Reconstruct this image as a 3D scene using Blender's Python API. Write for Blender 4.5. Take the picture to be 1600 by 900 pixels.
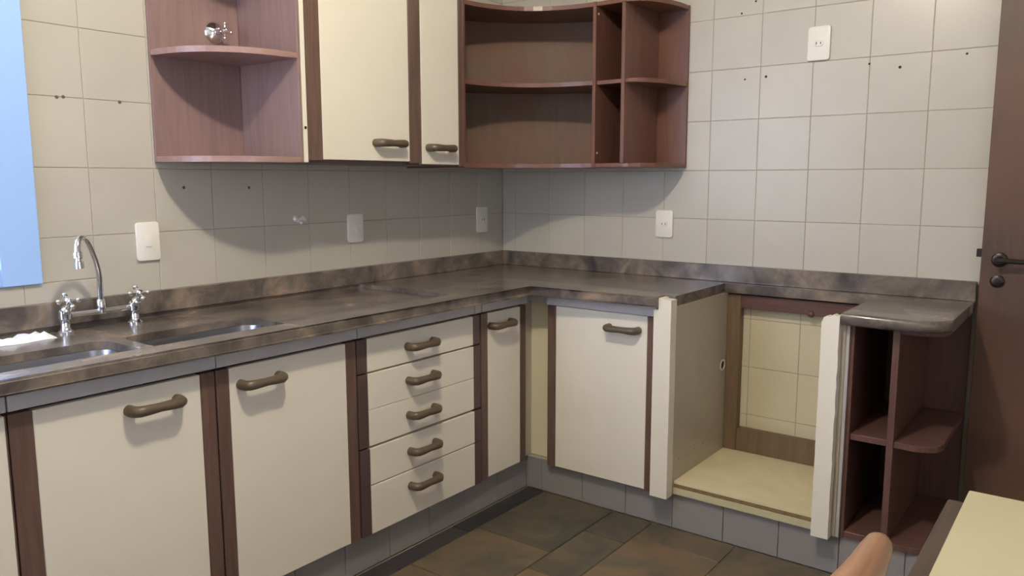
import bpy, bmesh, math, random
from mathutils import Vector, Matrix
for o in list(bpy.data.objects): bpy.data.objects.remove(o)
S = bpy.context.scene
C = S.collection
random.seed(7)

# ---------------------------------------------------------------- camera
cam_d = bpy.data.cameras.new('camera'); cam = bpy.data.objects.new('camera', cam_d); C.objects.link(cam)
S.camera = cam
FPX = 1232.9
cam_d.sensor_width = 36.0; cam_d.lens = FPX / 1600.0 * 36.0; cam_d.clip_start = 0.02
yaw, pitch, roll = 0.649706, -0.136756, -0.001282
F = Vector((math.cos(pitch)*math.cos(yaw), math.cos(pitch)*math.sin(yaw), math.sin(pitch)))
R = Vector((math.sin(yaw), -math.cos(yaw), 0)); U = R.cross(F)
R2 = R*math.cos(roll) + U*math.sin(roll); U2 = -R*math.sin(roll) + U*math.cos(roll)
cam.matrix_world = Matrix(((R2.x, U2.x, -F.x, -3.11097), (R2.y, U2.y, -F.y, -2.42245), (R2.z, U2.z, -F.z, 1.30509), (0, 0, 0, 1)))

# ---------------------------------------------------------------- light
W = bpy.data.worlds.new('sky'); S.world = W; W.use_nodes = True
bg = W.node_tree.nodes['Background']; bg.inputs[0].default_value = (0.68, 0.75, 1.0, 1); bg.inputs[1].default_value = 12.0
ld = bpy.data.lights.new('ceiling_lamp', 'POINT'); ld.energy = 83; ld.color = (1.0, 0.90, 0.72); ld.shadow_soft_size = 0.045
lo = bpy.data.objects.new('ceiling_lamp', ld); lo.location = (-2.115, -1.54, 2.6); C.objects.link(lo)
S.view_settings.view_transform = 'Standard'; S.view_settings.look = 'None'; S.view_settings.gamma = 1
S.view_settings.use_curve_mapping = False
S.view_settings.exposure = 0.0

# ---------------------------------------------------------------- helpers
OW = {}          # world origin of every object (no rotated parents except via location)
def link(name, me, m=None, parent=None, org=(0, 0, 0)):
    o = bpy.data.objects.new(name, me)
    C.objects.link(o)
    if m is not None and me is not None and len(me.materials) == 0: me.materials.append(m)
    org = Vector(org); OW[o.name] = org
    if parent is not None:
        o.parent = parent; o.location = org - OW[parent.name]
    else: o.location = org
    return o
def tag(o, label=None, cat=None, group=None, kind=None):
    if label: o['label'] = label
    if cat: o['category'] = cat
    if group: o['group'] = group
    if kind: o['kind'] = kind
    return o
def thing(name, org, label, cat, group=None):
    return tag(link(name, None, org=org), label, cat, group)
def finish(bm, name, m, parent=None, org=(0, 0, 0), smooth=False, ang=0.6):
    org = Vector(org)
    bmesh.ops.translate(bm, verts=bm.verts, vec=-org)
    bmesh.ops.recalc_face_normals(bm, faces=bm.faces)
    me = bpy.data.meshes.new(name); bm.to_mesh(me); bm.free()
    if smooth:
        for f in me.polygons: f.use_smooth = True
        me.set_sharp_from_angle(angle=ang)
    return link(name, me, m, parent, org)
def add_box(bm, x0, x1, y0, y1, z0, z1, bev=0.0, seg=1):
    vs = [bm.verts.new((x, y, z)) for x in (min(x0, x1), max(x0, x1)) for y in (min(y0, y1), max(y0, y1)) for z in (z0, z1)]
    idx = [(0, 1, 3, 2), (4, 6, 7, 5), (0, 4, 5, 1), (2, 3, 7, 6), (0, 2, 6, 4), (1, 5, 7, 3)]
    fs = [bm.faces.new([vs[i] for i in q]) for q in idx]
    if bev > 0:
        es = list({e for f in fs for e in f.edges})
        bmesh.ops.bevel(bm, geom=es, offset=bev, segments=seg, affect='EDGES', profile=0.5)
def box(name, x0, x1, y0, y1, z0, z1, m, parent=None, bev=0.001, seg=1, org=None):
    bm = bmesh.new(); add_box(bm, x0, x1, y0, y1, z0, z1, bev, seg)
    if org is None: org = ((x0+x1)/2, (y0+y1)/2, z0)
    return finish(bm, name, m, parent, org)
def prism(name, pts, z0, z1, m, parent=None, bev=0.0, seg=2, org=None, axis='z', smooth=False):
    bm = bmesh.new(); add_prism(bm, pts, z0, z1, bev, seg, axis)
    if org is None:
        c = sum((v.co for v in bm.verts), Vector())/len(bm.verts); org = (c.x, c.y, min(v.co.z for v in bm.verts))
    return finish(bm, name, m, parent, org, smooth)
def add_prism(bm, pts, z0, z1, bev=0.0, seg=2, axis='z'):
    def P(a, b, h):
        return (a, b, h) if axis == 'z' else ((a, h, b) if axis == 'y' else (h, a, b))
    lo_ = [bm.verts.new(P(a, b, z0)) for a, b in pts]; hi = [bm.verts.new(P(a, b, z1)) for a, b in pts]
    n = len(pts)
    f1 = bm.faces.new(lo_); f2 = bm.faces.new(hi)
    for i in range(n): bm.faces.new((lo_[i], lo_[(i+1) % n], hi[(i+1) % n], hi[i]))
    if bev > 0:
        es = list(set(f1.edges) | set(f2.edges))
        bmesh.ops.bevel(bm, geom=es, offset=bev, segments=seg, affect='EDGES', profile=0.5)
def add_tube(bm, path, rad, n=12, sy=1.0, up=(0, 0, 1)):
    path = [Vector(q) for q in path]
    if not isinstance(rad, (list, tuple)): rad = [rad]*len(path)
    rings = []; prev = None
    for i, q in enumerate(path):
        t = (path[min(i+1, len(path)-1)] - path[max(i-1, 0)]).normalized()
        if prev is None:
            u = Vector(up); u = (u - t*u.dot(t))
            if u.length < 0.05: u = Vector((1, 0, 0)); u = u - t*u.dot(t)
        else: u = prev - t*prev.dot(t)
        u.normalize(); prev = u; w = t.cross(u)
        rings.append([bm.verts.new(q + (u*math.cos(2*math.pi*k/n)*sy + w*math.sin(2*math.pi*k/n))*rad[i]) for k in range(n)])
    for a, b in zip(rings, rings[1:]):
        for k in range(n): bm.faces.new((a[k], a[(k+1) % n], b[(k+1) % n], b[k]))
    bm.faces.new(rings[0]); bm.faces.new(rings[-1])
def add_lathe(bm, prof, base, axis=(0, 0, 1), n=20):
    """prof: list of (radius, height) along axis from base"""
    base = Vector(base); a = Vector(axis).normalized()
    add_tube(bm, [base + a*h for r, h in prof], [max(r, 1e-4) for r, h in prof], n)
def fix_lathe(bm, prof, base, axis, n=20):
    base = Vector(base); a = Vector(axis).normalized()
    u = Vector((0, 0, 1)) if abs(a.z) < .9 else Vector((1, 0, 0)); u = (u-a*u.dot(a)).normalized(); w = a.cross(u)
    rings = [[bm.verts.new(base + a*h + (u*math.cos(2*math.pi*k/n)+w*math.sin(2*math.pi*k/n))*max(r, 1e-4)) for k in range(n)] for r, h in prof]
    for p_, q_ in zip(rings, rings[1:]):
        for k in range(n): bm.faces.new((p_[k], p_[(k+1) % n], q_[(k+1) % n], q_[k]))
    bm.faces.new(rings[0]); bm.faces.new(rings[-1])
def add_ball(bm, c, r, n=10):
    prof = [(r*math.sin(math.pi*i/8), -r*math.cos(math.pi*i/8)) for i in range(9)]
    fix_lathe(bm, prof, c, (0, 0, 1), n)
def arc(cx, cy, r, a0, a1, n=8):
    return [(cx + r*math.cos(math.radians(a0+(a1-a0)*i/n)), cy + r*math.sin(math.radians(a0+(a1-a0)*i/n))) for i in range(n+1)]

# ---------------------------------------------------------------- materials
def mat(name, col, rough=0.5, metal=0.0, coat=0.0):
    m = bpy.data.materials.new(name); m.use_nodes = True
    b = m.node_tree.nodes['Principled BSDF']
    b.inputs['Base Color'].default_value = (*col, 1); b.inputs['Roughness'].default_value = rough
    b.inputs['Metallic'].default_value = metal; b.inputs['Coat Weight'].default_value = coat
    return m
def nodes(m): return m.node_tree.nodes, m.node_tree.links, m.node_tree.nodes['Principled BSDF']
def ramp(N, stops):
    r = N.new('ShaderNodeValToRGB'); e = r.color_ramp.elements
    while len(e) < len(stops): e.new(0.5)
    for el, (p_, c_) in zip(e, stops): el.position = p_; el.color = (*c_, 1)
    return r
def wood(name, c0, c1, rough=0.35, scale=9.0, vertical='z', c2=None, coat=0.0):
    m = mat(name, c0, rough, coat=coat); N, L, b = nodes(m)
    g = N.new('ShaderNodeNewGeometry'); mp = N.new('ShaderNodeMapping')
    s = {'z': (6, 6, 0.5), 'x': (0.5, 6, 6), 'y': (6, 0.5, 6)}[vertical]
    mp.inputs['Scale'].default_value = s; L.new(g.outputs['Position'], mp.inputs['Vector'])
    no = N.new('ShaderNodeTexNoise'); no.inputs['Scale'].default_value = scale; no.inputs['Detail'].default_value = 6
    no.inputs['Distortion'].default_value = 1.2
    L.new(mp.outputs[0], no.inputs['Vector'])
    r = ramp(N, [(0.3, c0), (0.7, c1)]); L.new(no.outputs['Fac'], r.inputs[0])
    out = r.outputs[0]
    if c2:
        n2 = N.new('ShaderNodeTexNoise'); n2.inputs['Scale'].default_value = 3.0; n2.inputs['Detail'].default_value = 3
        L.new(g.outputs['Position'], n2.inputs['Vector'])
        r2 = ramp(N, [(0.42, (0, 0, 0)), (0.68, (1, 1, 1))]); L.new(n2.outputs['Fac'], r2.inputs[0])
        mx = N.new('ShaderNodeMix'); mx.data_type = 'RGBA'; L.new(r2.outputs[0], mx.inputs[0]); L.new(out, mx.inputs[6])
        mx.inputs[7].default_value = (*c2, 1); out = mx.outputs[2]
    L.new(out, b.inputs['Base Color'])
    bp = N.new('ShaderNodeBump'); bp.inputs['Strength'].default_value = 0.06; bp.inputs['Distance'].default_value = 0.002
    L.new(no.outputs['Fac'], bp.inputs['Height']); L.new(bp.outputs[0], b.inputs['Normal'])
    return m
def mottled(name, stops, scale, rough, coat=0.0, obj=False, bump=0.0, metal=0.0, detail=8, rvar=0.0):
    m = mat(name, stops[0][1], rough, metal, coat); N, L, b = nodes(m)
    g = N.new('ShaderNodeNewGeometry'); vec = g.outputs['Position']
    if obj:
        oi = N.new('ShaderNodeObjectInfo'); ad = N.new('ShaderNodeVectorMath'); ad.operation = 'SCALE'
        cb = N.new('ShaderNodeCombineXYZ')
        for i in range(3): L.new(oi.outputs['Random'], cb.inputs[i])
        L.new(cb.outputs[0], ad.inputs[0]); ad.inputs['Scale'].default_value = 37.0
        a2 = N.new('ShaderNodeVectorMath'); a2.operation = 'ADD'; L.new(vec, a2.inputs[0]); L.new(ad.outputs[0], a2.inputs[1]); vec = a2.outputs[0]
    no = N.new('ShaderNodeTexNoise'); no.inputs['Scale'].default_value = scale; no.inputs['Detail'].default_value = detail
    no.inputs['Roughness'].default_value = 0.62; no.inputs['Distortion'].default_value = 0.6
    L.new(vec, no.inputs['Vector'])
    fac = no.outputs['Fac']
    if obj:
        mm = N.new('ShaderNodeMath'); mm.operation = 'MULTIPLY_ADD'; L.new(oi.outputs['Random'], mm.inputs[0]); mm.inputs[1].default_value = 0.3
        m3 = N.new('ShaderNodeMath'); m3.operation = 'SUBTRACT'; L.new(fac, m3.inputs[0]); m3.inputs[1].default_value = 0.15
        L.new(m3.outputs[0], mm.inputs[2]); fac = mm.outputs[0]
    r = ramp(N, stops); L.new(fac, r.inputs[0]); L.new(r.outputs[0], b.inputs['Base Color'])
    if bump:
        bp = N.new('ShaderNodeBump'); bp.inputs['Strength'].default_value = bump; bp.inputs['Distance'].default_value = 0.004
        L.new(no.outputs['Fac'], bp.inputs['Height']); L.new(bp.outputs[0], b.inputs['Normal'])
    return m
def tilemat(name, col, rough):
    m = mat(name, col, rough); N, L, b = nodes(m)
    oi = N.new('ShaderNodeObjectInfo'); g = N.new('ShaderNodeNewGeometry')
    no = N.new('ShaderNodeTexNoise'); no.inputs['Scale'].default_value = 5.0; no.inputs['Detail'].default_value = 3
    L.new(g.outputs['Position'], no.inputs['Vector'])
    a = N.new('ShaderNodeMath'); a.operation = 'MULTIPLY_ADD'; L.new(oi.outputs['Random'], a.inputs[0]); a.inputs[1].default_value = 0.35; L.new(no.outputs['Fac'], a.inputs[2])
    r = ramp(N, [(0.3, tuple(c*0.94 for c in col)), (1.0, tuple(min(1, c*1.05) for c in col))]); L.new(a.outputs[0], r.inputs[0])
    L.new(r.outputs[0], b.inputs['Base Color'])
    bp = N.new('ShaderNodeBump'); bp.inputs['Strength'].default_value = 0.08; bp.inputs['Distance'].default_value = 0.002
    L.new(no.outputs['Fac'], bp.inputs['Height']); L.new(bp.outputs[0], b.inputs['Normal'])
    return m

M = {}
M['tile'] = tilemat('glazed cream tile', (0.505, 0.475, 0.405), 0.30)
M['nichetile'] = tilemat('yellowed cream tile', (0.62, 0.555, 0.385), 0.35)
M['toetile'] = tilemat('grey plinth tile', (0.27, 0.255, 0.25), 0.4)
M['grout'] = mottled('grout', [(0.3, (0.35, 0.315, 0.25)), (0.7, (0.43, 0.39, 0.32))], 14, 0.9)
M['plaster'] = mottled('ceiling paint', [(0.3, (0.52, 0.51, 0.49)), (0.7, (0.58, 0.57, 0.55))], 3, 0.9)
M['wallpaint'] = mottled('off white wall paint', [(0.3, (0.60, 0.58, 0.56)), (0.7, (0.66, 0.64, 0.62))], 3, 0.9)
M['laminate'] = mottled('off white laminate', [(0.3, (0.76, 0.71, 0.59)), (0.7, (0.80, 0.745, 0.625))], 4, 0.42)
M['cream'] = mottled('yellowed cream panel', [(0.3, (0.50, 0.45, 0.28)), (0.7, (0.56, 0.50, 0.32))], 5, 0.5)
M['filler'] = mottled('yellowed filler laminate', [(0.3, (0.74, 0.67, 0.45)), (0.7, (0.78, 0.71, 0.49))], 5, 0.5)
M['greige'] = mottled('beige melamine', [(0.3, (0.40, 0.35, 0.27)), (0.7, (0.46, 0.41, 0.32))], 4, 0.35)
M['floorboard'] = mottled('pale yellow board', [(0.3, (0.62, 0.54, 0.33)), (0.7, (0.72, 0.63, 0.41))], 8, 0.5)
M['chip'] = mottled('raw board edge', [(0.3, (0.16, 0.11, 0.045)), (0.7, (0.24, 0.17, 0.08))], 60, 0.8)
M['rail'] = mottled('grey aluminium rail', [(0.3, (0.44, 0.42, 0.41)), (0.7, (0.50, 0.475, 0.46))], 10, 0.4)
M['strip'] = wood('dark jatoba strip', (0.105, 0.060, 0.046), (0.16, 0.096, 0.074), 0.35, 8)
M['dstrip'] = wood('dark drawer strip', (0.072, 0.044, 0.043), (0.105, 0.066, 0.062), 0.35, 8)
M['shelf'] = wood('mahogany shelving', (0.125, 0.055, 0.036), (0.18, 0.08, 0.052), 0.36, 7)
M['shelfh'] = wood('mahogany board', (0.135, 0.062, 0.042), (0.19, 0.088, 0.06), 0.3, 7, 'x')
M['back'] = wood('brown back board', (0.13, 0.082, 0.048), (0.17, 0.105, 0.06), 0.42, 5, 'z', (0.17, 0.075, 0.043))
M['back'].node_tree.nodes['Principled BSDF'].inputs['Roughness'].default_value = 0.6
M['endshelf'] = wood('haze tinted mahogany shelving', (0.215, 0.138, 0.128), (0.275, 0.18, 0.165), 0.4, 7)  # same mahogany, with pale window haze mixed into its colour
M['endback'] = wood('haze tinted mahogany board', (0.27, 0.165, 0.145), (0.33, 0.205, 0.18), 0.33, 7, 'x')  # window haze also mixed into the colour of the curved boards
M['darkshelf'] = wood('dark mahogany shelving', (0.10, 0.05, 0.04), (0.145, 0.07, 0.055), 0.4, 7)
M['door'] = wood('dark door wood', (0.072, 0.040, 0.028), (0.10, 0.055, 0.038), 0.45, 6, 'z', (0.125, 0.06, 0.035), coat=0.0)
M['brownrail'] = wood('brown timber rail', (0.135, 0.088, 0.048), (0.19, 0.125, 0.068), 0.55, 8)
M['redrail'] = wood('dark red timber rail', (0.09, 0.04, 0.03), (0.13, 0.06, 0.045), 0.5, 8, 'y')
M['handle'] = mat('brown plastic handle', (0.105, 0.078, 0.050), 0.4)
M['granite'] = mottled('brown grey granite', [(0.28, (0.050, 0.044, 0.044)), (0.44, (0.115, 0.095, 0.082)), (0.56, (0.18, 0.148, 0.12)), (0.72, (0.33, 0.235, 0.175))], 8, 0.26, 0.2)
M['steel'] = mat('brushed stainless steel', (0.30, 0.31, 0.33), 0.33, 1.0)
M['chrome'] = mat('chrome', (0.82, 0.84, 0.86), 0.07, 1.0)
M['plate'] = mat('white plastic plate', (0.80, 0.77, 0.69), 0.35)
M['black'] = mat('dark recess', (0.012, 0.011, 0.01), 0.7)
M['socket'] = mat('socket slot', (0.10, 0.09, 0.08), 0.6)
M['putty'] = mottled('white putty', [(0.3, (0.72, 0.70, 0.66)), (0.7, (0.85, 0.83, 0.80))], 40, 0.8, bump=0.4)
M['alu'] = mat('glare tinted window frame', (0.36, 0.56, 0.95), 0.4)  # blue glare over a backlit dark frame, put into its base colour
M['slate'] = mottled('slate', [(0.25, (0.058, 0.055, 0.044)), (0.42, (0.098, 0.082, 0.053)), (0.55, (0.14, 0.105, 0.062)), (0.68, (0.18, 0.118, 0.068)), (0.85, (0.12, 0.112, 0.083))], 5.5, 0.45, obj=True, bump=0.5)
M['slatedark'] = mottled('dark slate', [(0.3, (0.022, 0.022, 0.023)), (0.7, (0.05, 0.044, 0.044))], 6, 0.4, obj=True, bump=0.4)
M['table'] = mottled('cream table top', [(0.3, (0.45, 0.40, 0.25)), (0.7, (0.49, 0.44, 0.28))], 4, 0.45)
M['tablewood'] = wood('table edge wood', (0.05, 0.034, 0.024), (0.08, 0.055, 0.038), 0.5, 8, 'x')
M['chair'] = wood('orange brown chair wood', (0.22, 0.115, 0.065), (0.31, 0.165, 0.095), 0.3, 8, 'x')
M['cloth'] = mottled('white cloth', [(0.3, (0.72, 0.72, 0.72)), (0.7, (0.86, 0.86, 0.86))], 30, 0.9, bump=0.5)
M['iron'] = mat('dark bronze lock metal', (0.05, 0.042, 0.038), 0.35, 0.8)
M['brightmetal'] = mat('bright metal', (0.6, 0.58, 0.55), 0.3, 1.0)
gl = mat('clear window glass', (0.9, 0.97, 1.0), 0.02); nodes(gl)[2].inputs['Transmission Weight'].default_value = 1.0; M['glass'] = gl

# ---------------------------------------------------------------- structure
CE = 2.72; XL = -3.5; YB = -3.7
ZR = 1.34                                  # a horizontal tile joint
floor = link('floor', None, org=(-2, -1.8, 0)); tag(floor, kind='structure')
bm = bmesh.new(); add_box(bm, XL-.1, .1, YB-.1, .1, -0.10, -0.006); finish(bm, 'floor_bed', M['grout'], floor, (-2, -1.8, -.1))
# slate floor: rows of unequal stones
def slate_tile(x0, x1, y0, y1, m):
    bm = bmesh.new(); g = 0.0016
    add_box(bm, x0+g, x1-g, y0+g, y1-g, -0.012, 0.0 - random.uniform(0, 0.0012), 0.0015)
    finish(bm, 'slate_tile', m, floor, ((x0+x1)/2, (y0+y1)/2, -0.012))
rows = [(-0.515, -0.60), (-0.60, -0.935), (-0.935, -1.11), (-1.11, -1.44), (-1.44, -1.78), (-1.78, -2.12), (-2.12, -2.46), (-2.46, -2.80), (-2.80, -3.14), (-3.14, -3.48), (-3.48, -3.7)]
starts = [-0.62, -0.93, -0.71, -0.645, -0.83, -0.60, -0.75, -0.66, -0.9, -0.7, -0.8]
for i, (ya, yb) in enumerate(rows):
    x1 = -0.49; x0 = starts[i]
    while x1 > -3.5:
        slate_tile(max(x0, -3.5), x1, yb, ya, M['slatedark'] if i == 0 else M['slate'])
        x1 = x0; x0 = x1 - 0.36
ceiling = box('ceiling', XL-.1, .1, YB-.1, .1, CE, CE+.1, M['plaster'], bev=0); tag(ceiling, kind='structure')

# left wall of the picture: plane y=0 with a window left of x=-2.144
WX0, WX1, WZ0, WZ1 = -3.35, -2.144, 1.012, 2.15
wall_left = link('wall_left', None, org=(-2, 0.06, 0)); tag(wall_left, kind='structure')
bm = bmesh.new()
GB = 0.0022                                # grout recess depth
add_box(bm, WX1, 0.12, GB, .12, 0, CE); add_box(bm, XL-.1, WX0, GB, .12, 0, CE)
add_box(bm, WX0, WX1, GB, .12, 0, WZ0); add_box(bm, WX0, WX1, GB, .12, WZ1, CE)
finish(bm, 'wall_bed', M['grout'], wall_left, (-2, 0.06, 0))
wall_right = link('wall_right', None, org=(0.06, -1.8, 0)); tag(wall_right, kind='structure')
bm = bmesh.new(); add_box(bm, GB, .12, YB-.1, 0.0, 0, CE); finish(bm, 'wall_bed', M['grout'], wall_right, (.06, -1.8, 0))
bm = bmesh.new()
add_box(bm, XL-.1, -3.3, YB-.1, YB, 0, CE); add_box(bm, -2.8, .1, YB-.1, YB, 0, CE); add_box(bm, -3.3, -2.8, YB-.1, YB, 0, .9); add_box(bm, -3.3, -2.8, YB-.1, YB, 1.9, CE)  # unseen opening added behind the camera for daylight fill on the cabinet fronts
o = finish(bm, 'wall_front', M['wallpaint'], None, (-1.7, YB-.05, 0)); tag(o, kind='structure')
bm = bmesh.new()
add_box(bm, XL-.1, XL, YB, -0.50, 0, CE); add_box(bm, XL-.1, XL, -0.05, 0, 0, CE); add_box(bm, XL-.1, XL, -0.50, -0.05, 0, 0.95); add_box(bm, XL-.1, XL, -0.50, -0.05, 2.3, CE)  # unseen opening added near the window corner to brighten the left wall
o = finish(bm, 'wall_side', M['plaster'], None, (XL-.05, -1.8, 0)); tag(o, kind='structure')

TH = 0.008; G = 0.0011
tile_cache = {}
def tile(parent, plane, a0, a1, z0, z1, m, off=0.0, name='tile'):
    """plane 'x' : face at x=off towards -x, a = y ; plane 'y' : face at y=off towards -y, a = x"""
    w = a1-a0-2*G; h = z1-z0-2*G
    if w < 0.004 or h < 0.004: return
    key = (plane, round(w, 4), round(h, 4), m.name)
    if key not in tile_cache:
        bm = bmesh.new()
        if plane == 'x': add_box(bm, 0, TH, -w/2, w/2, 0, h, 0.0012)
        else: add_box(bm, -w/2, w/2, 0, TH, 0, h, 0.0012)
        bmesh.ops.recalc_face_normals(bm, faces=bm.faces)
        me = bpy.data.meshes.new(name); bm.to_mesh(me); bm.free(); me.materials.append(m); tile_cache[key] = me
    c = (a0+a1)/2; j = random.uniform(0, 0.0004)
    org = (off+j, c, z0+G) if plane == 'x' else (c, off+j, z0+G)
    link(name, tile_cache[key], None, parent, org)
def grid(c, lo_, hi, step=0.2):
    xs = [c + step*k for k in range(-30, 31)]
    xs = [lo_] + [x for x in xs if lo_+1e-4 < x < hi-1e-4] + [hi]
    return list(zip(xs, xs[1:]))
for x0, x1 in grid(-0.1898, -3.5, 0.0):
    for z0, z1 in grid(ZR, 0.94, CE):
        if x1 <= WX1+1e-4 and x0 >= WX0-.2 and z1 > WZ0:
            # cut round the window
            if z0 < WZ0: tile(wall_left, 'y', x0, x1, z0, WZ0, M['tile'])
            continue
        if x0 < WX1 < x1 and WZ0 < z1 and z0 < WZ1+.2:
            if z0 < WZ0:
                tile(wall_left, 'y', x0, x1, z0, WZ0, M['tile']); z0_ = WZ0
            else: z0_ = z0
            tile(wall_left, 'y', WX1, x1, z0_, z1, M['tile']); continue
        if x0 < -3.3: continue
        tile(wall_left, 'y', x0, x1, z0, z1, M['tile'])
for y0, y1 in grid(-0.0797, -2.7, 0.0):
    for z0, z1 in grid(ZR, 0.0, CE):
        if z1 < 0.95 and not (-1.90 < y0 and y1 < -1.06): continue
        tile(wall_right, 'x', y0, y1, z0, z1, M['nichetile'] if z1 < 0.95 else M['tile'])
# drill holes left in the tiles
def hole(parent, plane, a, z, r=0.004):
    bm = bmesh.new(); fix_lathe(bm, [(r*1.15, 0), (r, 0.0006), (0.0004, 0.0007)], (-0.0002, a, z) if plane == 'x' else (a, -0.0002, z), (-1, 0, 0) if plane == 'x' else (0, -1, 0), 10)
    finish(bm, 'drill_hole', M['black'] if plane == 'x' else M['socket'], parent, (0, a, z) if plane == 'x' else (a, 0, z))
for a, z in ((-1.218, 1.696), (-1.302, 1.700), (-1.678, 1.716), (-1.780, 1.696), (-1.986, 1.723), (-1.195, 1.950), (-1.25, 1.989)): hole(wall_right, 'x', a, z, 0.0035 if a not in (-1.302, -1.780) else 0.0045)
for a, z in ((-2.064, 1.539), (-2.046, 1.541), (-1.884, 1.538), (-1.692, 1.280), (-1.447, 1.278)): hole(wall_left, 'y', a, z, 0.0045)

# window
win = link('window_1', None, org=((WX0+WX1)/2, 0.03, WZ0)); tag(win, kind='structure')
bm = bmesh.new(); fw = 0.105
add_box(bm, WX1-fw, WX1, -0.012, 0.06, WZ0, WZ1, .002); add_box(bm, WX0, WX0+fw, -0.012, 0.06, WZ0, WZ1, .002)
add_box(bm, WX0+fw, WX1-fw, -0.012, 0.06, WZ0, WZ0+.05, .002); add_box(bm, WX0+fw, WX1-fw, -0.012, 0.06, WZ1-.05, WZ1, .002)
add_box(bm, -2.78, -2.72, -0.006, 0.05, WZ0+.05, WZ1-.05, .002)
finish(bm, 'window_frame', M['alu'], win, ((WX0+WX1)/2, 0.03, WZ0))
box('glass_pane', WX0+fw, -2.78, 0.02, 0.026, WZ0+.05, WZ1-.05, M['glass'], win, 0)
box('glass_pane', -2.72, WX1-fw, 0.02, 0.026, WZ0+.05, WZ1-.05, M['glass'], win, 0)

# open door leaf standing against the right wall
door = link('door_1', None, org=(-0.045, -2.5, 0)); tag(door, 'dark reddish brown wooden door leaf standing open at the right edge', kind='structure')
box('door_leaf', -0.065, -0.03, -2.90, -2.082, 0.008, 2.10, M['door'], door, 0.0015)
bm = bmesh.new()
fix_lathe(bm, [(.024, 0), (.024, .006), (.020, .009), (.012, .010), (.012, .045), (.010, .048)], (-0.065, -2.135, 1.040), (-1, 0, 0), 20)
add_tube(bm, [(-0.106, -2.130, 1.040), (-0.108, -2.16, 1.040), (-0.106, -2.20, 1.039), (-0.103, -2.245, 1.038)], [.010, .008, .0075, .008], 10)
finish(bm, 'door_handle', M['iron'], door, (-.065, -2.135, 1.04), True)
bm = bmesh.new()
fix_lathe(bm, [(.021, 0), (.021, .005), (.017, .008), (.009, .009), (.009, .016), (.001, .017)], (-0.065, -2.133, 0.968), (-1, 0, 0), 20)
finish(bm, 'lock_rosette', M['iron'], door, (-.065, -2.133, .968), True)
box('latch_bolt', -0.056, -0.040, -2.082, -2.066, 1.045, 1.072, M['iron'], door, 0.001)

# ---------------------------------------------------------------- base cabinets, left run
DP = -0.54           # front face of doors (y)
CT = 0.85            # underside of worktop
DB, DT = 0.135, 0.802
PL = 'white laminate'
def handle_mesh(L=0.150, drop=0.03):
    bm = bmesh.new(); h = L/2 - 0.011
    P = [(-h+.002, 0, 0), (-h+.001, -.012, 0), (-h+.004, -.027, 0), (-h+.013, -.0345, 0), (-h+.03, -.0355, 0), (0, -.0345, 0), (h-.03, -.0355, 0), (h-.013, -.0345, 0), (h-.004, -.027, 0), (h-.001, -.012, 0), (h-.002, 0, 0)]
    Rd = [.0145, .0145, .0145, .0142, .0135, .0118, .0135, .0142, .0145, .0145, .0145]
    add_tube(bm, P, Rd, 12, 1.0)
    bmesh.ops.recalc_face_normals(bm, faces=bm.faces)
    me = bpy.data.meshes.new('handle'); bm.to_mesh(me); bm.free()
    for f in me.polygons: f.use_smooth = True
    me.set_sharp_from_angle(angle=0.9)
    me.materials.append(M['handle']); return me
HM = handle_mesh()
def handle(parent, org, rot=0.0):
    o = link('handle', HM, None, parent, org); o.rotation_euler = (0, 0, rot); return o

def carcass(x0, x1, y0, y1, z0, z1, parent, open_y=None):
    bm = bmesh.new(); w = .015
    add_box(bm, x0, x1, y0, y1, z0, z0+w)
    if open_y == 'x':
        add_box(bm, x0, x1, y0, y0+w, z0+w, z1); add_box(bm, x0, x1, y1-w, y1, z0+w, z1)
        add_box(bm, x1-.005, x1, y0+w, y1-w, z0+w, z1)
    else:
        zl = .66 if x0 < -1.6 else z1; zr = .66 if x1 < -1.6 else z1      # sides cut down where the sink bowls hang
        add_box(bm, x0, x0+w, y0, y1, z0+w, zl); add_box(bm, x1-w, x1, y0, y1, z0+w, zr)
        add_box(bm, x0+w, x1-w, y1-.005, y1, z0+w, z1)
    return finish(bm, 'carcass', M['greige'], parent, ((x0+x1)/2, (y0+y1)/2, z0))
def left_cabinet(x0, x1, strips, label, hx, doorname='door', bottom=DB):
    """strips: (left strip width, right strip width)"""
    t = thing('base_cabinet', ((x0+x1)/2, -0.27, 0.14), label, 'cabinet', 'base cabinets of the kitchen')
    carcass(x0+.001, x1-.001, -0.516, -0.012, 0.1405, CT-.001, t)
    box('top_rail', x0+.0008, x1-.0008, -0.548, -0.5175, 0.806, CT-.0015, M['rail'], t, 0.001)
    a, b_ = strips
    d = box(doorname, x0+a+.001, x1-b_-.001, DP, -0.5175, bottom, DT-.006, M['laminate'], t, 0.0015)
    if a: box('edge_strip', x0+.0015, x0+a, DP-.001, -0.5175, bottom-.003, DT-.004, M['strip'], d, 0.0015)
    if b_: box('edge_strip', x1-b_, x1-.0015, DP-.001, -0.5175, bottom-.003, DT-.004, M['strip'], d, 0.0015)
    if hx: handle(d, (hx, DP, 0.745))
    return t
left_cabinet(-2.95, -2.4545, (.045, .001), 'base cabinet at the left picture edge, only a sliver of its white door showing', -2.75)
left_cabinet(-2.4525, -1.951, (.051, .042), 'white-doored base cabinet under the sink with the leftmost wooden-look pull', -2.124)
left_cabinet(-1.949, -1.4545, (.040, .041), 'white-doored base cabinet immediately left of the stack of five drawers', -1.812)
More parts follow.
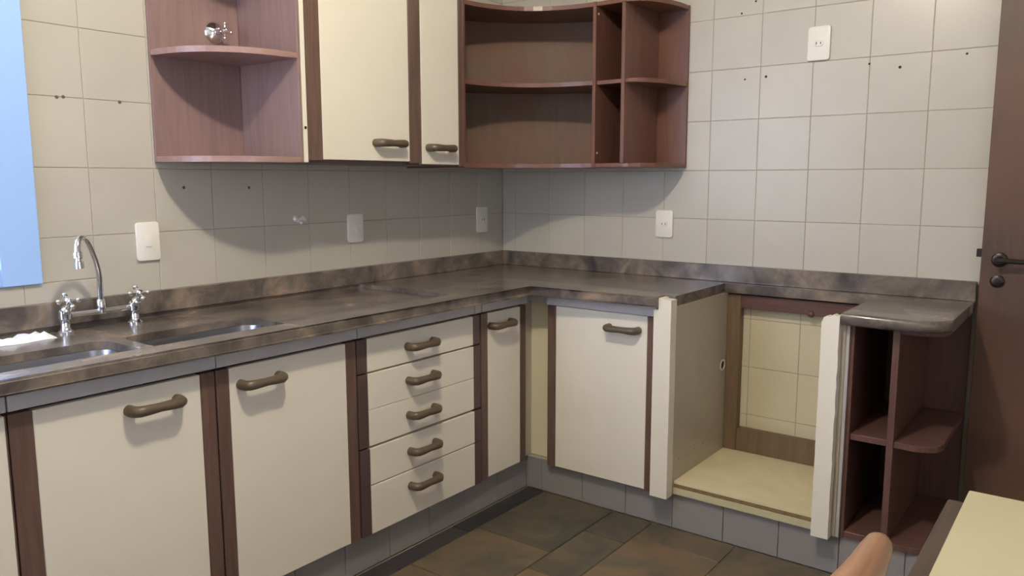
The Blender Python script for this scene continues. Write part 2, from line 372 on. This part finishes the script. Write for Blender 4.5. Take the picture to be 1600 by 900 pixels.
# drawers
X0, X1 = -1.4525, -0.8325
t = thing('drawer_cabinet', ((X0+X1)/2, -0.27, 0.14), 'base cabinet with five white drawers in a stack with brown pulls', 'cabinet', 'base cabinets of the kitchen')
carcass(X0+.001, X1-.001, -0.514, -0.012, 0.1405, CT-.001, t)
box('top_rail', X0+.0008, -.874, -0.548, -0.5155, 0.806, CT-.0015, M['rail'], t, 0.001)
box('top_rail', -.8725, X1-.0008, -0.548, -0.5155, 0.806, CT-.0015, M['rail'], t, 0.001)
zs = [(0.686, 0.796), (0.5595, 0.680), (0.437, 0.558), (0.305, 0.429), (0.135, 0.301)]
jit = [0.0, -0.003, -0.003, -0.008, -0.008]; hz = [0.741, 0.622, 0.500, 0.371, 0.246]
for (za, zb), j, h in zip(zs, jit, hz):
    d = box('drawer', X0+.046, -.875, DP-j*0-.0 + j*.5, -0.5155, za, zb, M['laminate'], t, 0.0014)
    box('edge_strip', X0+.002, X0+.0445, DP+.001+j*.5, -0.5155, za-.001, zb+.001, M['dstrip'], d, 0.0012)
    box('edge_strip', -.8735, X1-.002, DP+.001+j*.5, -0.5155, za-.001, zb+.001, M['dstrip'], d, 0.0012)
    handle(d, (-1.163, DP+j*.5, h))
left_cabinet(-0.8305, -0.540, (.041, .038), 'narrow white-doored base cabinet beside the inner corner, right of the drawers', -0.7125, bottom=.140)

# ---------------------------------------------------------------- base, right run
RP = -0.52
t = thing('corner_filler', (-0.49, -0.57, 0.14), 'yellowed cream filler panel in the inner corner between the two cabinet runs', 'panel')
bm = bmesh.new(); add_box(bm, -0.465, -0.448, -0.632, -0.498, 0.1405, CT-.001, .0006); finish(bm, 'filler_panel', M['filler'], t, (-.456, -.57, .14))
bm = bmesh.new(); add_box(bm, -0.539, -0.4655, -0.515, -0.498, 0.1405, CT-.001, .0006); tag(finish(bm, 'filler_panel', M['greige'], t, (-.5, -.507, .14)), 'beige narrow return panel')
bm = bmesh.new(); add_box(bm, -0.4995, -0.4655, -0.632, -0.5155, 0.806, CT-.0015, .001); finish(bm, 'top_rail', M['rail'], t, (-.48, -.57, .806))
t = thing('base_cabinet', (-0.27, -0.88, 0.14), 'white-doored base cabinet on the right wall, left of the empty niche', 'cabinet', 'base cabinets of the kitchen')
carcass(-0.496, -0.012, -1.178, -0.634, 0.1405, CT-.001, t, 'x')
box('top_rail', -0.528, -0.4975, -1.124, -0.634, 0.806, CT-.0015, M['rail'], t, 0.001)
d = box('door', RP, -0.4975, -1.083, -0.675, 0.135, 0.803, M['laminate'], t, 0.0015)
box('edge_strip', RP-.001, -0.4975, -0.6735, -0.6355, 0.132, 0.803, M['strip'], d, 0.0015)
box('edge_strip', RP-.001, -0.4975, -1.123, -1.0845, 0.132, 0.803, M['strip'], d, 0.0015)
handle(d, (RP, -0.984, 0.746), -math.pi/2)

# niche for a missing appliance
t = thing('appliance_niche', (-0.26, -1.45, 0.14), 'empty open appliance niche between two ragged white posts, tiles showing behind', 'niche')
# side panel with a cable hole
def plate_hole(name, y0, y1, xa, xb, za, zb, hx, hz_, rx, rz, m, parent):
    bm = bmesh.new(); n = 16
    def ring(y):
        out = [bm.verts.new((x, y, z)) for x, z in ((xa, za), (xb, za), (xb, zb), (xa, zb))]
        inn = [bm.verts.new((hx+rx*math.cos(2*math.pi*(k+.5)/n - 3*math.pi/4), y, hz_+rz*math.sin(2*math.pi*(k+.5)/n - 3*math.pi/4))) for k in range(n)]
        return out, inn
    A = ring(y0); B = ring(y1)
    for out, inn in (A, B):
        for q in range(4):
            ks = [(q*4+j) % n for j in range(4)]
            f = [out[q]] + [inn[k] for k in []]
            # fan from the corner pair to the arc of this side
            bm.faces.new([out[q], out[(q+1) % 4]] + [inn[k] for k in reversed(ks)])
            bm.faces.new([out[(q+1) % 4], inn[(q*4+4) % n], inn[ks[-1]]])
    for k in range(n): bm.faces.new((A[1][k], A[1][(k+1) % n], B[1][(k+1) % n], B[1][k]))
    for k in range(4): bm.faces.new((A[0][k], A[0][(k+1) % 4], B[0][(k+1) % 4], B[0][k]))
    return finish(bm, name, m, parent, ((xa+xb)/2, (y0+y1)/2, za))
sp = plate_hole('side_panel', -1.196, -1.180, -0.515, -0.012, 0.1405, CT-.001, -0.070, 0.550, 0.020, 0.019, M['greige'], t)
bm = bmesh.new()
ro = [(-0.070+.025*math.cos(a*math.pi/8), .55+.024*math.sin(a*math.pi/8)) for a in range(16)]; ri = [(-0.070+.020*math.cos(a*math.pi/8), .55+.019*math.sin(a*math.pi/8)) for a in range(16)]
V = [[bm.verts.new((x, y, z)) for x, z in q] for q, y in ((ro, -1.1975), (ri, -1.1985), (ri, -1.182), (ro, -1.1965))]
for a, b_ in zip(V, V[1:] + V[:1]):
    for k in range(16): bm.faces.new((a[k], a[(k+1) % 16], b_[(k+1) % 16], b_[k]))
tag(finish(bm, 'hole_rim', M['plate'], sp, (-.067, -1.197, .55)), 'pale rim of a cable hole')
bm = bmesh.new(); fix_lathe(bm, [(.0185, 0), (.0185, .001), (.0003, .0012)], (-.070, -1.193, .55), (0, -1, 0), 12); finish(bm, 'hole_backing', M['black'], sp, (-.067, -1.18, .55))
for hx in (-.46, -.40, -.32, -.24, -.17):      # peg marks near the bottom of the side panel
    bm = bmesh.new(); fix_lathe(bm, [(.0035, 0), (.003, .0005), (.0003, .0006)], (hx, -1.1958, .262), (0, -1, 0), 8); finish(bm, 'peg_hole', M['chip'], sp, (hx, -1.196, .262))
box('side_panel', -0.515, -0.012, -1.779, -1.763, 0.1405, CT-.001, M['greige'], t, 0.0008)
fb = box('floor_panel', -0.500, -0.012, -1.762, -1.197, 0.166, 0.190, M['floorboard'], t, 0.0008)
box('raw_edge', -0.5018, -0.5002, -1.716, -1.198, 0.1655, 0.1795, M['chip'], fb, 0)
box('front_rail', -0.506, -0.472, -1.716, -1.197, 0.1405, 0.1650, M['cream'], t, 0.0008)
# back frame in timber
box('frame_stile', -0.040, -0.0035, -1.252, -1.197, 0.191, 0.842, M['brownrail'], t, 0.001)
box('frame_stile', -0.040, -0.0035, -1.762, -1.706, 0.191, 0.842, M['brownrail'], t, 0.001)
box('frame_top_rail', -0.040, -0.0035, -1.705, -1.253, 0.788, 0.842, M['redrail'], t, 0.001)
box('frame_bottom_rail', -0.038, -0.0035, -1.705, -1.253, 0.192, 0.286, M['brownrail'], t, 0.001)
bm = bmesh.new(); fix_lathe(bm, [(.014, 0), (.010, .010), (.002, .013)], (-.040, -1.53, .792), (-1, 0, 0), 10); finish(bm, 'knot', M['redrail'], t, (-.04, -1.53, .792), True)
# ragged white posts
def ragged(name, y0, y1, x0, x1, z0, top, m, parent, rag=0.0):
    """board in the y-z plane with a jagged top; top: list of (y, z) from y1 to y0"""
    pts = [(y0, z0), (y1, z0)] + top
    if rag:
        n = 26; side = [(y1 + random.uniform(-rag, rag)*.5, z0+(top[0][1]-z0)*k/n) for k in range(1, n)]
        side2 = [(y0 + random.uniform(-rag, rag), top[-1][1]-(top[-1][1]-z0)*k/n) for k in range(1, n)]
        pts = [(y0, z0), (y1, z0)] + side + top + side2
    bm = bmesh.new(); add_prism(bm, pts, x0, x1, 0, 1, 'x')
    return finish(bm, name, m, parent, ((x0+x1)/2, (y0+y1)/2, z0))
tag(ragged('post', -1.197, -1.129, -0.562, -0.5165, 0.137, [(-1.129, .838), (-1.138, .840), (-1.147, .839), (-1.1475, .880), (-1.150, .884), (-1.162, .883), (-1.166, .879), (-1.197, .877)], M['laminate'], t, 0.0005), 'left post with a notched top')
tag(ragged('post', -1.767, -1.712, -0.550, -0.5165, 0.140, [(-1.712, .856), (-1.719, .872), (-1.730, .876), (-1.736, .874), (-1.744, .880), (-1.750, .882), (-1.755, .878), (-1.762, .880), (-1.767, .879)], M['laminate'], t, 0.0016), 'right post with chipped edges')

# open end shelves under the right end slab
t = thing('open_shelf_unit', (-0.26, -1.92, 0.14), 'dark brown open shelf unit with a rounded end under the end slab, beside the door', 'shelf unit')
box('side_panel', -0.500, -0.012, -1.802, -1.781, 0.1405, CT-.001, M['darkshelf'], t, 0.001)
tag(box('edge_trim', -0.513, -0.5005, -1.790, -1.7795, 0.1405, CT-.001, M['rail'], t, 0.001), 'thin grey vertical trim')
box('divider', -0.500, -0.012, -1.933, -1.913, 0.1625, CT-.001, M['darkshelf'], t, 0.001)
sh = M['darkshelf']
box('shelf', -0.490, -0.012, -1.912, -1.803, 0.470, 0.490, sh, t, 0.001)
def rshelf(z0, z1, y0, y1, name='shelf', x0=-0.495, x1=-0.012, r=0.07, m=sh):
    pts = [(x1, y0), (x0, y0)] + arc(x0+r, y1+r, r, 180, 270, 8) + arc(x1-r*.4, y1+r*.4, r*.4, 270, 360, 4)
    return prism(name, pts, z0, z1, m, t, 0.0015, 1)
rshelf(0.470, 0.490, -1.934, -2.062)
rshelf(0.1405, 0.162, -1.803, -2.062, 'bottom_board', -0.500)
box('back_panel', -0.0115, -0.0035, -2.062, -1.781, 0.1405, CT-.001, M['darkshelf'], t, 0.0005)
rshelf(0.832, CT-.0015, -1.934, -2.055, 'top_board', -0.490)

# plinth tiles
pl = link('baseboard_left', None, org=(-1.7, -.26, 0)); tag(pl, kind='structure')
box('plinth_core', -3.0, -0.4975, -0.5015, -0.01, 0.0, 0.1375, M['grout'], pl, 0)
pr = link('baseboard_right', None, org=(-.25, -1.3, 0)); tag(pr, kind='structure')
box('plinth_core', -0.4815, -0.01, -2.05, -0.5025, 0.0, 0.1375, M['grout'], pr, 0)
for x0, x1 in grid(-0.698, -2.95, -0.4915): tile(pl, 'y', x0, x1, 0.0, 0.139, M['toetile'], -0.51)
for y0, y1 in grid(-0.588, -2.05, -0.5110): tile(pr, 'x', y0, y1, 0.0, 0.139, M['toetile'], -0.49)

# ---------------------------------------------------------------- granite worktop
WT = 0.887
def boolean_cut(name, bm_main, cutters, m, parent, org):
    me = bpy.data.meshes.new('tmp'); bmesh.ops.recalc_face_normals(bm_main, faces=bm_main.faces); bm_main.to_mesh(me); bm_main.free()
    o = bpy.data.objects.new('tmp', me); C.objects.link(o); cs = []
    for cb in cutters:
        bmesh.ops.recalc_face_normals(cb, faces=cb.faces)
        cm = bpy.data.meshes.new('cut'); cb.to_mesh(cm); cb.free(); co = bpy.data.objects.new('cut', cm); C.objects.link(co); cs.append(co)
        md = o.modifiers.new('b', 'BOOLEAN'); md.operation = 'DIFFERENCE'; md.object = co; md.solver = 'EXACT'
    bpy.context.view_layer.update()
    ev = o.evaluated_get(bpy.context.evaluated_depsgraph_get()); nm = bpy.data.meshes.new_from_object(ev)
    nm.name = name
    for q in cs + [o]: bpy.data.objects.remove(q)
    nm.transform(Matrix.Translation(-Vector(org)))
    nm.materials.clear()
    for f in nm.polygons: f.use_smooth = True
    nm.set_sharp_from_angle(angle=0.5)
    return link(name, nm, m, parent, org)
def rrect(x0, x1, y0, y1, r, n=6):
    return arc(x1-r, y1-r, r, 0, 90, n) + arc(x0+r, y1-r, r, 90, 180, n) + arc(x0+r, y0+r, r, 180, 270, n) + arc(x1-r, y0+r, r, 270, 360, n)
wt = thing('granite_worktop', (-1.2, -0.3, CT), 'L-shaped polished brown-grey granite worktop with low backsplash running into the corner', 'worktop')
front = [(-2.95, -0.592), (-0.588, -0.592), (-0.588, -1.1465)]
endc = [(-0.548, -1.768)] + arc(-0.548+.075, -2.068+.075, .075, 180, 270, 8) + [(-0.01, -2.068)]
outline = [(-2.95, -0.0035)] + front + [(-0.5155, -1.1465), (-0.5155, -1.190), (-0.060, -1.190), (-0.060, -1.768)] + endc + [(-0.0035, -2.068), (-0.0035, -0.0035)]
bm = bmesh.new(); add_prism(bm, outline, CT, WT)
fr = {(round(a, 4), round(b_, 4)) for a, b_ in front}; en = {(round(a, 4), round(b_, 4)) for a, b_ in endc}
es = []
for e in bm.edges:
    a, b_ = [(round(v.co.x, 4), round(v.co.y, 4)) for v in e.verts]
    if abs(e.verts[0].co.z-e.verts[1].co.z) < 1e-6 and a != b_ and ((a in fr and b_ in fr) or (a in en and b_ in en)): es.append(e)
bmesh.ops.bevel(bm, geom=es, offset=0.0165, segments=5, affect='EDGES', profile=0.5)
c1 = bmesh.new(); add_prism(c1, rrect(-2.80, -0.958, -0.512, -0.012, .02, 4), WT-.015, WT+.05)
BR = (-2.060, -1.645, -0.492, -0.255); BL = (-2.520, -2.100, -0.492, -0.255)
c2 = bmesh.new(); add_prism(c2, rrect(*BR, .05, 6), CT-.05, WT+.05)
c3 = bmesh.new(); add_prism(c3, rrect(*BL, .05, 6), CT-.05, WT+.05)
boolean_cut('slab', bm, [c1, c2, c3], M['granite'], wt, (-1.2, -0.3, CT))
box('backsplash', -2.95, -0.0235, -0.0235, -0.0005, WT+.0004, 0.956, M['granite'], wt, 0.0015)
box('backsplash', -0.0230, -0.0005, -2.070, -0.0005, WT+.0004, 0.956, M['granite'], wt, 0.0015)
# joint between the raised counter and the wet area shows as a thin dark line
# stainless bowls
def bowl(x0, x1, y0, y1, label, group):
    t = thing('sink_bowl', ((x0+x1)/2, (y0+y1)/2, CT-.17), label, 'sink', group)
    bm = bmesh.new(); rings = []
    for ins, z in ((-.018, CT-.0012), (-.001, CT-.0012), (.000, CT-.004), (.004, CT-.12), (.012, CT-.150), (.030, CT-.165), (.07, CT-.168)):
        r = max(.05-ins*.3, .02); n = 6
        rings.append([bm.verts.new((a, b_, z)) for a, b_ in rrect(x0+ins, x1-ins, y0+ins, y1-ins, r, n)])
    for a, b_ in zip(rings, rings[1:]):
        for k in range(len(a)): bm.faces.new((a[k], a[(k+1) % len(a)], b_[(k+1) % len(a)], b_[k]))
    bm.faces.new(rings[-1])
    finish(bm, 'bowl', M['steel'], t, ((x0+x1)/2, (y0+y1)/2, CT-.17), True, 0.8)
    bm = bmesh.new(); fix_lathe(bm, [(.040, 0), (.038, .003), (.028, .003), (.026, .001), (.001, .001)], ((x0+x1)/2, (y0+y1)/2, CT-.1678), (0, 0, 1), 20)
    finish(bm, 'drain', M['chrome'], t, ((x0+x1)/2, (y0+y1)/2, CT-.1678), True)
bowl(*BR, 'stainless sink bowl right of the tap, nearer the drawers', 'sink bowls')
bowl(*BL, 'stainless sink bowl below the tap spout, nearer the window', 'sink bowls')

# ---------------------------------------------------------------- tap
t = thing('kitchen_tap', (-2.015, -.065, WT-.015), 'chrome two-handled bridge tap with a curved swan-neck spout above the sink', 'tap')
ZT = WT-.0148
def cross(parent, c, ax, size=.027, ball=.0078):
    c = Vector(c); ax = Vector(ax).normalized(); u = ax.orthogonal().normalized(); w = ax.cross(u)
    u, w = (u*math.cos(.7)+w*math.sin(.7)), (-u*math.sin(.7)+w*math.cos(.7))
    bm = bmesh.new()
    fix_lathe(bm, [(.0085, -.012), (.011, -.004), (.011, .005), (.007, .010), (.0005, .012)], c, ax, 12)
    for d_ in (u, -u, w, -w):
        add_tube(bm, [c + d_*.008, c + d_*(size-.006)], [.0042, .0032], 8); add_ball(bm, c + d_*size, ball, 10)
    return finish(bm, 'cross_handle', M['chrome'], parent, c, True)
for x, dx in ((-2.116, .004), (-1.914, .012)):
    bm = bmesh.new()
    fix_lathe(bm, [(.024, 0), (.024, .004), (.016, .010), (.0125, .016), (.0125, .035), (.017, .040), (.017, .062), (.012, .068), (.004, .070)], (x, -.065, ZT), (0, 0, 1), 18)
    ax = Vector((dx*4, -.55, .8)).normalized(); b0 = Vector((x, -.065, ZT+.052))
    fix_lathe(bm, [(.013, 0), (.0135, .022), (.010, .026), (.0075, .030), (.0075, .044)], b0, ax, 14)
    v = finish(bm, 'valve_body', M['chrome'], t, (x, -.065, ZT), True)
    cross(v, b0 + ax*.052, ax)
bm = bmesh.new(); add_tube(bm, [(-2.10, -.065, .922), (-2.05, -.065, .921), (-1.98, -.065, .921), (-1.93, -.065, .922)], .0085, 12)
finish(bm, 'bridge_pipe', M['chrome'], t, (-2.015, -.065, .915), True)
bm = bmesh.new()
fix_lathe(bm, [(.012, 0), (.013, .01), (.013, .035), (.010, .042)], (-2.013, -.065, .915), (0, 0, 1), 14)
P = [(-2.013, -.065, .94), (-2.013, -.065, .975), (-2.015, -.072, 1.012), (-2.022, -.082, 1.045), (-2.034, -.095, 1.077), (-2.050, -.110, 1.108), (-2.068, -.128, 1.134), (-2.086, -.146, 1.147), (-2.102, -.160, 1.147), (-2.112, -.170, 1.137), (-2.117, -.176, 1.121), (-2.118, -.178, 1.105)]
add_tube(bm, P, [.0085, .0085] + [.008]*9 + [.0085], 14)
sp_ = finish(bm, 'spout', M['chrome'], t, (-2.013, -.065, .915), True)
bm = bmesh.new(); fix_lathe(bm, [(.0085, 0), (.0115, .004), (.0115, .018), (.0085, .021), (.0085, .026), (.0125, .029), (.0125, .047), (.009, .048)], (-2.118, -.178, 1.112), (0.02, -.05, -1), 14)
finish(bm, 'nozzle', M['chrome'], sp_, (-2.118, -.178, 1.07), True)

# white cloth left of the tap
bm = bmesh.new(); nx, ny = 24, 6
def cz(i, j):
    return WT-.0148 + .010 + .006*math.sin(i*1.1+j*.8) + .004*math.sin(i*2.7-j*1.9) if 0 < j < ny and 0 < i < nx else WT-.0146
vs = [[bm.verts.new((-2.62 + .455*i/nx + .004*math.sin(j*2), -.128+.075*j/ny + .006*math.sin(i*.9), cz(i, j))) for j in range(ny+1)] for i in range(nx+1)]
for i in range(nx):
    for j in range(ny): bm.faces.new((vs[i][j], vs[i+1][j], vs[i+1][j+1], vs[i][j+1]))
bot = [bm.verts.new((v.co.x, v.co.y, WT-.0149)) for v in (vs[0][0], vs[nx][0], vs[nx][ny], vs[0][ny])]
tag(finish(bm, 'cloth', M['cloth'], None, (-2.4, -.09, WT-.0149), True, 3.0), 'crumpled white cloth lying on the granite left of the tap', 'cloth')

# ---------------------------------------------------------------- wall units, left run
UB, UT = 1.360, 2.03
UP = -0.322
t = thing('corner_shelf_unit', (-1.6, -.15, UB), 'reddish brown open end shelf unit with curved shelves beside the window', 'shelf unit')
box('side_panel', -1.468, -1.4565, -0.321, -0.003, UB, UT, M['endshelf'], t, 0.001)
box('back_panel', -1.786, -1.4685, -0.012, -0.0005, UB, UT, M['endshelf'], t, 0.001)
def superq(cx, cy, a, b_, a0, a1, e=2.3, n=14):
    out = []
    for i in range(n+1):
        th = math.radians(a0+(a1-a0)*i/n); c_, s_ = math.cos(th), math.sin(th)
        out.append((cx + a*math.copysign(abs(c_)**(2/e), c_), cy + b_*math.copysign(abs(s_)**(2/e), s_)))
    return out
curve = superq(-1.4685, -0.0125, .316, .309, 180, 270)
for nm, z in (('bottom_shelf', UB), ('shelf', 1.686), ('top_shelf', 2.012)):
    prism(nm, [(-1.4685, -.0125)] + curve, z, z+.018, M['endback'], t, 0.003, 2)
def wall_cabinet(x0, x1, a, b_, zb, label, hx, hz_, cream):
    t = thing('wall_cabinet', ((x0+x1)/2, -.15, UB), label, 'cabinet', 'wall cabinets with white doors')
    box('carcass', x0, x1, -0.3015, -0.0005, UB, UT, M['strip'], t, 0.001)
    if cream:
        c_ = box('carcass_edge', x0-.0005, x0+.0165, -0.3215, -0.3025, UB+.001, UT, M['laminate'], t, 0.0008)
        bm = bmesh.new(); add_box(bm, x0+.004, x0+.012, -.3235, -.322, 1.468, 1.476); finish(bm, 'hinge_clip', M['iron'], c_, (x0+.008, -.32, 1.468))
        x0 += .018
    d = box('door', x0+a+.0005, x1-b_-.0005, UP, -0.3025, zb, UT-.005, M['laminate'], t, 0.0012)
    if a: box('edge_strip', x0+.001, x0+a, UP-.001, -0.3025, zb-.004, UT-.005, M['strip'], d, 0.001)
    box('edge_strip', x1-b_, x1-.001, UP-.001, -0.3025, zb-.006, UT-.005, M['strip'], d, 0.001)
    handle(d, (hx, UP, hz_))
wall_cabinet(-1.4555, -.9085, .058, .064, 1.3715, 'wide white-doored wall cabinet right of the curved end shelves', -1.083, 1.434, True)
wall_cabinet(-.9065, -.6665, 0, .029, 1.363, 'narrow white-doored wall cabinet beside the concave corner shelves', -.812, 1.425, False)

# chrome stop valve on the back of the end unit
t = thing('stop_valve', (-1.556, -.0125, 1.785), 'chrome wall stop valve with a small cross handle inside the left curved shelves', 'valve')
bm = bmesh.new(); fix_lathe(bm, [(.037, 0), (.036, .004), (.028, .012), (.016, .018), (.012, .020)], (-1.560, -.0125, 1.785), (0, -1, 0), 24)
finish(bm, 'escutcheon', M['chrome'], t, (-1.56, -.0125, 1.785), True)
bm = bmesh.new(); fix_lathe(bm, [(.011, 0), (.0115, .022), (.008, .028), (.008, .040)], (-1.560, -.030, 1.785), (0, -1, 0), 14)
sb = finish(bm, 'valve_stem', M['chrome'], t, (-1.56, -.03, 1.785), True)
cross(sb, (-1.560, -.072, 1.785), (0.1, -1, .05), .024, .006)

# ---------------------------------------------------------------- concave corner unit
SB = 1.353; ST = 2.008
t = thing('concave_corner_shelves', (-.4, -.35, SB), 'brown open corner wall shelf unit with an inward-curving front under no doors', 'shelf unit')
t['label'] = 'brown open corner wall shelf unit with inward-curving shelves, right of the white doors'
box('side_panel', -.6655, -.6505, -.321, -.0005, SB, ST, M['shelf'], t, 0.001)
box('divider', -.302, -.0005, -.7125, -.6975, SB, ST, M['shelf'], t, 0.001)
def bez(p0, c_, p2, n=14): return [((1-s)**2*p0[0]+2*s*(1-s)*c_[0]+s*s*p2[0], (1-s)**2*p0[1]+2*s*(1-s)*c_[1]+s*s*p2[1]) for s in [i/n for i in range(n+1)]]
cv = bez((-.650, -.320), (-.330, -.350), (-.300, -.697)); bk = bez((-.621, -.007), (-.072, -.19), (-.007, -.690))
for nm, z in (('bottom_shelf', SB), ('shelf', 1.684), ('top_shelf', 1.990)):
    prism(nm, [(-.650, -.001), (-.621, -.001)] + bk[1:-1] + [(-.001, -.693), (-.001, -.697)] + cv[::-1], z, z+.017, M['shelfh'], t, 0.0)
bk2 = [(a+.004, b_+.004) for a, b_ in bk]
prism('back_panel', [(a+.0012, b_+.0012) for a, b_ in bk] + bk2[::-1], SB+.001, ST-.001, M['back'], t, 0, smooth=True)

t = thing('rounded_end_shelves', (-.15, -.85, SB), 'brown open wall shelf unit with a narrow slot and rounded right end under the tiles', 'shelf unit')
t['label'] = 'brown open wall shelf unit with a narrow slot and rounded right end'
box('divider', -.300, -.0125, -.8450, -.8290, SB+.0175, ST-.0185, M['shelf'], t, 0.001)
box('back_panel', -.012, -.0005, -.979, -.7130, SB, ST, M['shelf'], t, 0.001)
q1 = superq(-.0125, -.8455, .285, .131, 180, 270, 2.15)
full = [(-.0125, -.7132), (-.298, -.7132), (-.298, -.845)] + q1
for nm, z in (('bottom_shelf', SB), ('top_shelf', ST-.018)): prism(nm, full, z, z+.017, M['shelfh'], t, 0.002, 1)
box('shelf', -.292, -.0125, -.8285, -.7132, 1.684, 1.700, M['shelfh'], t, 0.001)
prism('shelf', [(-.0125, -.8455), (-.294, -.8455)] + q1[1:], 1.684, 1.700, M['shelfh'], t, 0.002, 1)
for z in (1.412, 1.962):
    bm = bmesh.new(); fix_lathe(bm, [(.0045, 0), (.004, .0015), (.0003, .002)], (-.283, -.7127, z), (0, -1, 0), 10)
    tag(finish(bm, 'screw_cap', M['plate'], t, (-.283, -.7127, z), True), 'small white screw cap')

# ---------------------------------------------------------------- plates on the tiles
def plate(plane, a, zc, label, kind, w=.078, h=.116, tone=None):
    nrm = Vector((-1, 0, 0)) if plane == 'x' else Vector((0, -1, 0))
    P0 = Vector((-.0006, a, zc)) if plane == 'x' else Vector((a, -.0006, zc))
    t = thing('wall_plate', P0, label, 'socket' if kind == 'socket' else 'switch', 'wall plates')
    ax = 'x' if plane == 'x' else 'y'
    def pr(name, w_, h_, d0, d1, m, parent, r=.01, dz=0.0, da=0.0):
        pts = rrect(a+da-w_/2, a+da+w_/2, zc+dz-h_/2, zc+dz+h_/2, r, 4)
        bm = bmesh.new(); add_prism(bm, pts, -.0006-d1, -.0006-d0, min(.0025, (d1-d0)*.4), 2, ax)
        return finish(bm, name, m, parent, P0, True, .5)
    f = pr('face_plate', w, h, 0, .009, M['plate'], t)
    if kind == 'socket':
        i_ = pr('socket_insert', .034, .024, .0092, .0125, M['plate'], f, .011)
        for da in (-.008, .008): pr('pin_hole', .0035, .0095, .0126, .0130, M['socket'], i_, .0015, 0, da)
    elif kind == 'blank':
        i_ = pr('rocker', .022, .034, .0092, .0125, M['plate'], f, .003)
    else:
        i_ = pr('rocker', .020, .030, .0092, .0125, M['plate'], f, .003)
plate('y', -1.8265, 1.113, 'white switch plate on the tiles directly right of the tap spout', 'blank', .076, .121)
plate('y', -.968, 1.113, 'shaded white switch plate on the tiles above the drawers, under the wide wall cabinet', 'switch', .080, .114)
plate('y', -.168, 1.114, 'shaded white socket plate on the tiles nearest the room corner', 'socket', .080, .122)
plate('x', -.887, 1.115, 'white socket plate on the right wall, low under the rounded shelf end', 'socket', .080, .116)
plate('x', -1.499, 1.805, 'white socket plate high on the right wall among drill holes', 'socket', .082, .124)
bm = bmesh.new()
for dx, dz, r in ((-.028, .004, .012), (-.018, -.002, .010), (-.006, .002, .010), (.004, .004, .011), (.012, -.002, .008), (-.002, -.012, .0075)):
    fix_lathe(bm, [(r, 0), (r*.95, .004), (r*.6, .008), (.0005, .0095)], (-1.228+dx, -.0006, 1.158+dz), (0, -1, 0), 10)
tag(finish(bm, 'putty_patch', M['putty'], None, (-1.23, -.0006, 1.15), True), 'small lumpy white putty patch on the shaded tiles under the wide wall cabinet', 'patch')

# ---------------------------------------------------------------- table and chair at the lower right
t = thing('table', (-2.1, -2.65, 0), 'cream-topped table with a dark wooden edge in the lower right corner', 'table')
box('table_top', -2.72, -1.532, -3.05, -2.256, .722, .750, M['table'], t, .002)
box('table_frame', -2.74, -1.520, -3.07, -2.222, .690, .7215, M['tablewood'], t, .003)
for x in (-2.68, -1.575):
    for y in (-3.01, -2.31): box('leg', x-.028, x+.028, y-.028, y+.028, .001, .6895, M['tablewood'], t, .003)
t = thing('wooden_chair', (-2.19, -2.20, 0), 'orange-brown wooden chair with a rounded top rail beside the table', 'chair')
YC = -2.200
bm = bmesh.new()
add_tube(bm, [(-1.962, YC, .800), (-1.966, YC, .801), (-1.976, YC, .801), (-1.995, YC, .799), (-2.04, YC, .794), (-2.19, YC+.012, .788), (-2.35, YC, .794), (-2.382, YC, .797), (-2.398, YC, .795)], [.006, .014, .0185, .021, .024, .027, .027, .024, .010], 16)
finish(bm, 'top_rail', M['chair'], t, (-2.19, YC, .77), True, 1.5)
for x in (-2.02, -2.36):
    bm = bmesh.new(); add_tube(bm, [(x, YC-.005, .002), (x, YC-.012, .25), (x, YC-.015, .45), (x, YC-.006, .62), (x, YC, .785)], [.014, .018, .020, .018, .018], 10); finish(bm, 'stile', M['chair'], t, (x, YC, 0), True)
for x in (-2.02, -2.36):
    bm = bmesh.new(); add_tube(bm, [(x, -2.56, .002), (x, -2.56, .42)], [.013, .019], 10); finish(bm, 'leg', M['chair'], t, (x, -2.56, 0), True)
for z in (.56, .66): box('back_slat', -2.343, -2.037, YC-.012, YC+.004, z, z+.045, M['chair'], t, .003)
prism('seat', rrect(-2.39, -1.99, -2.60, -2.232, .03, 4), .425, .455, M['chair'], t, .006, 2)
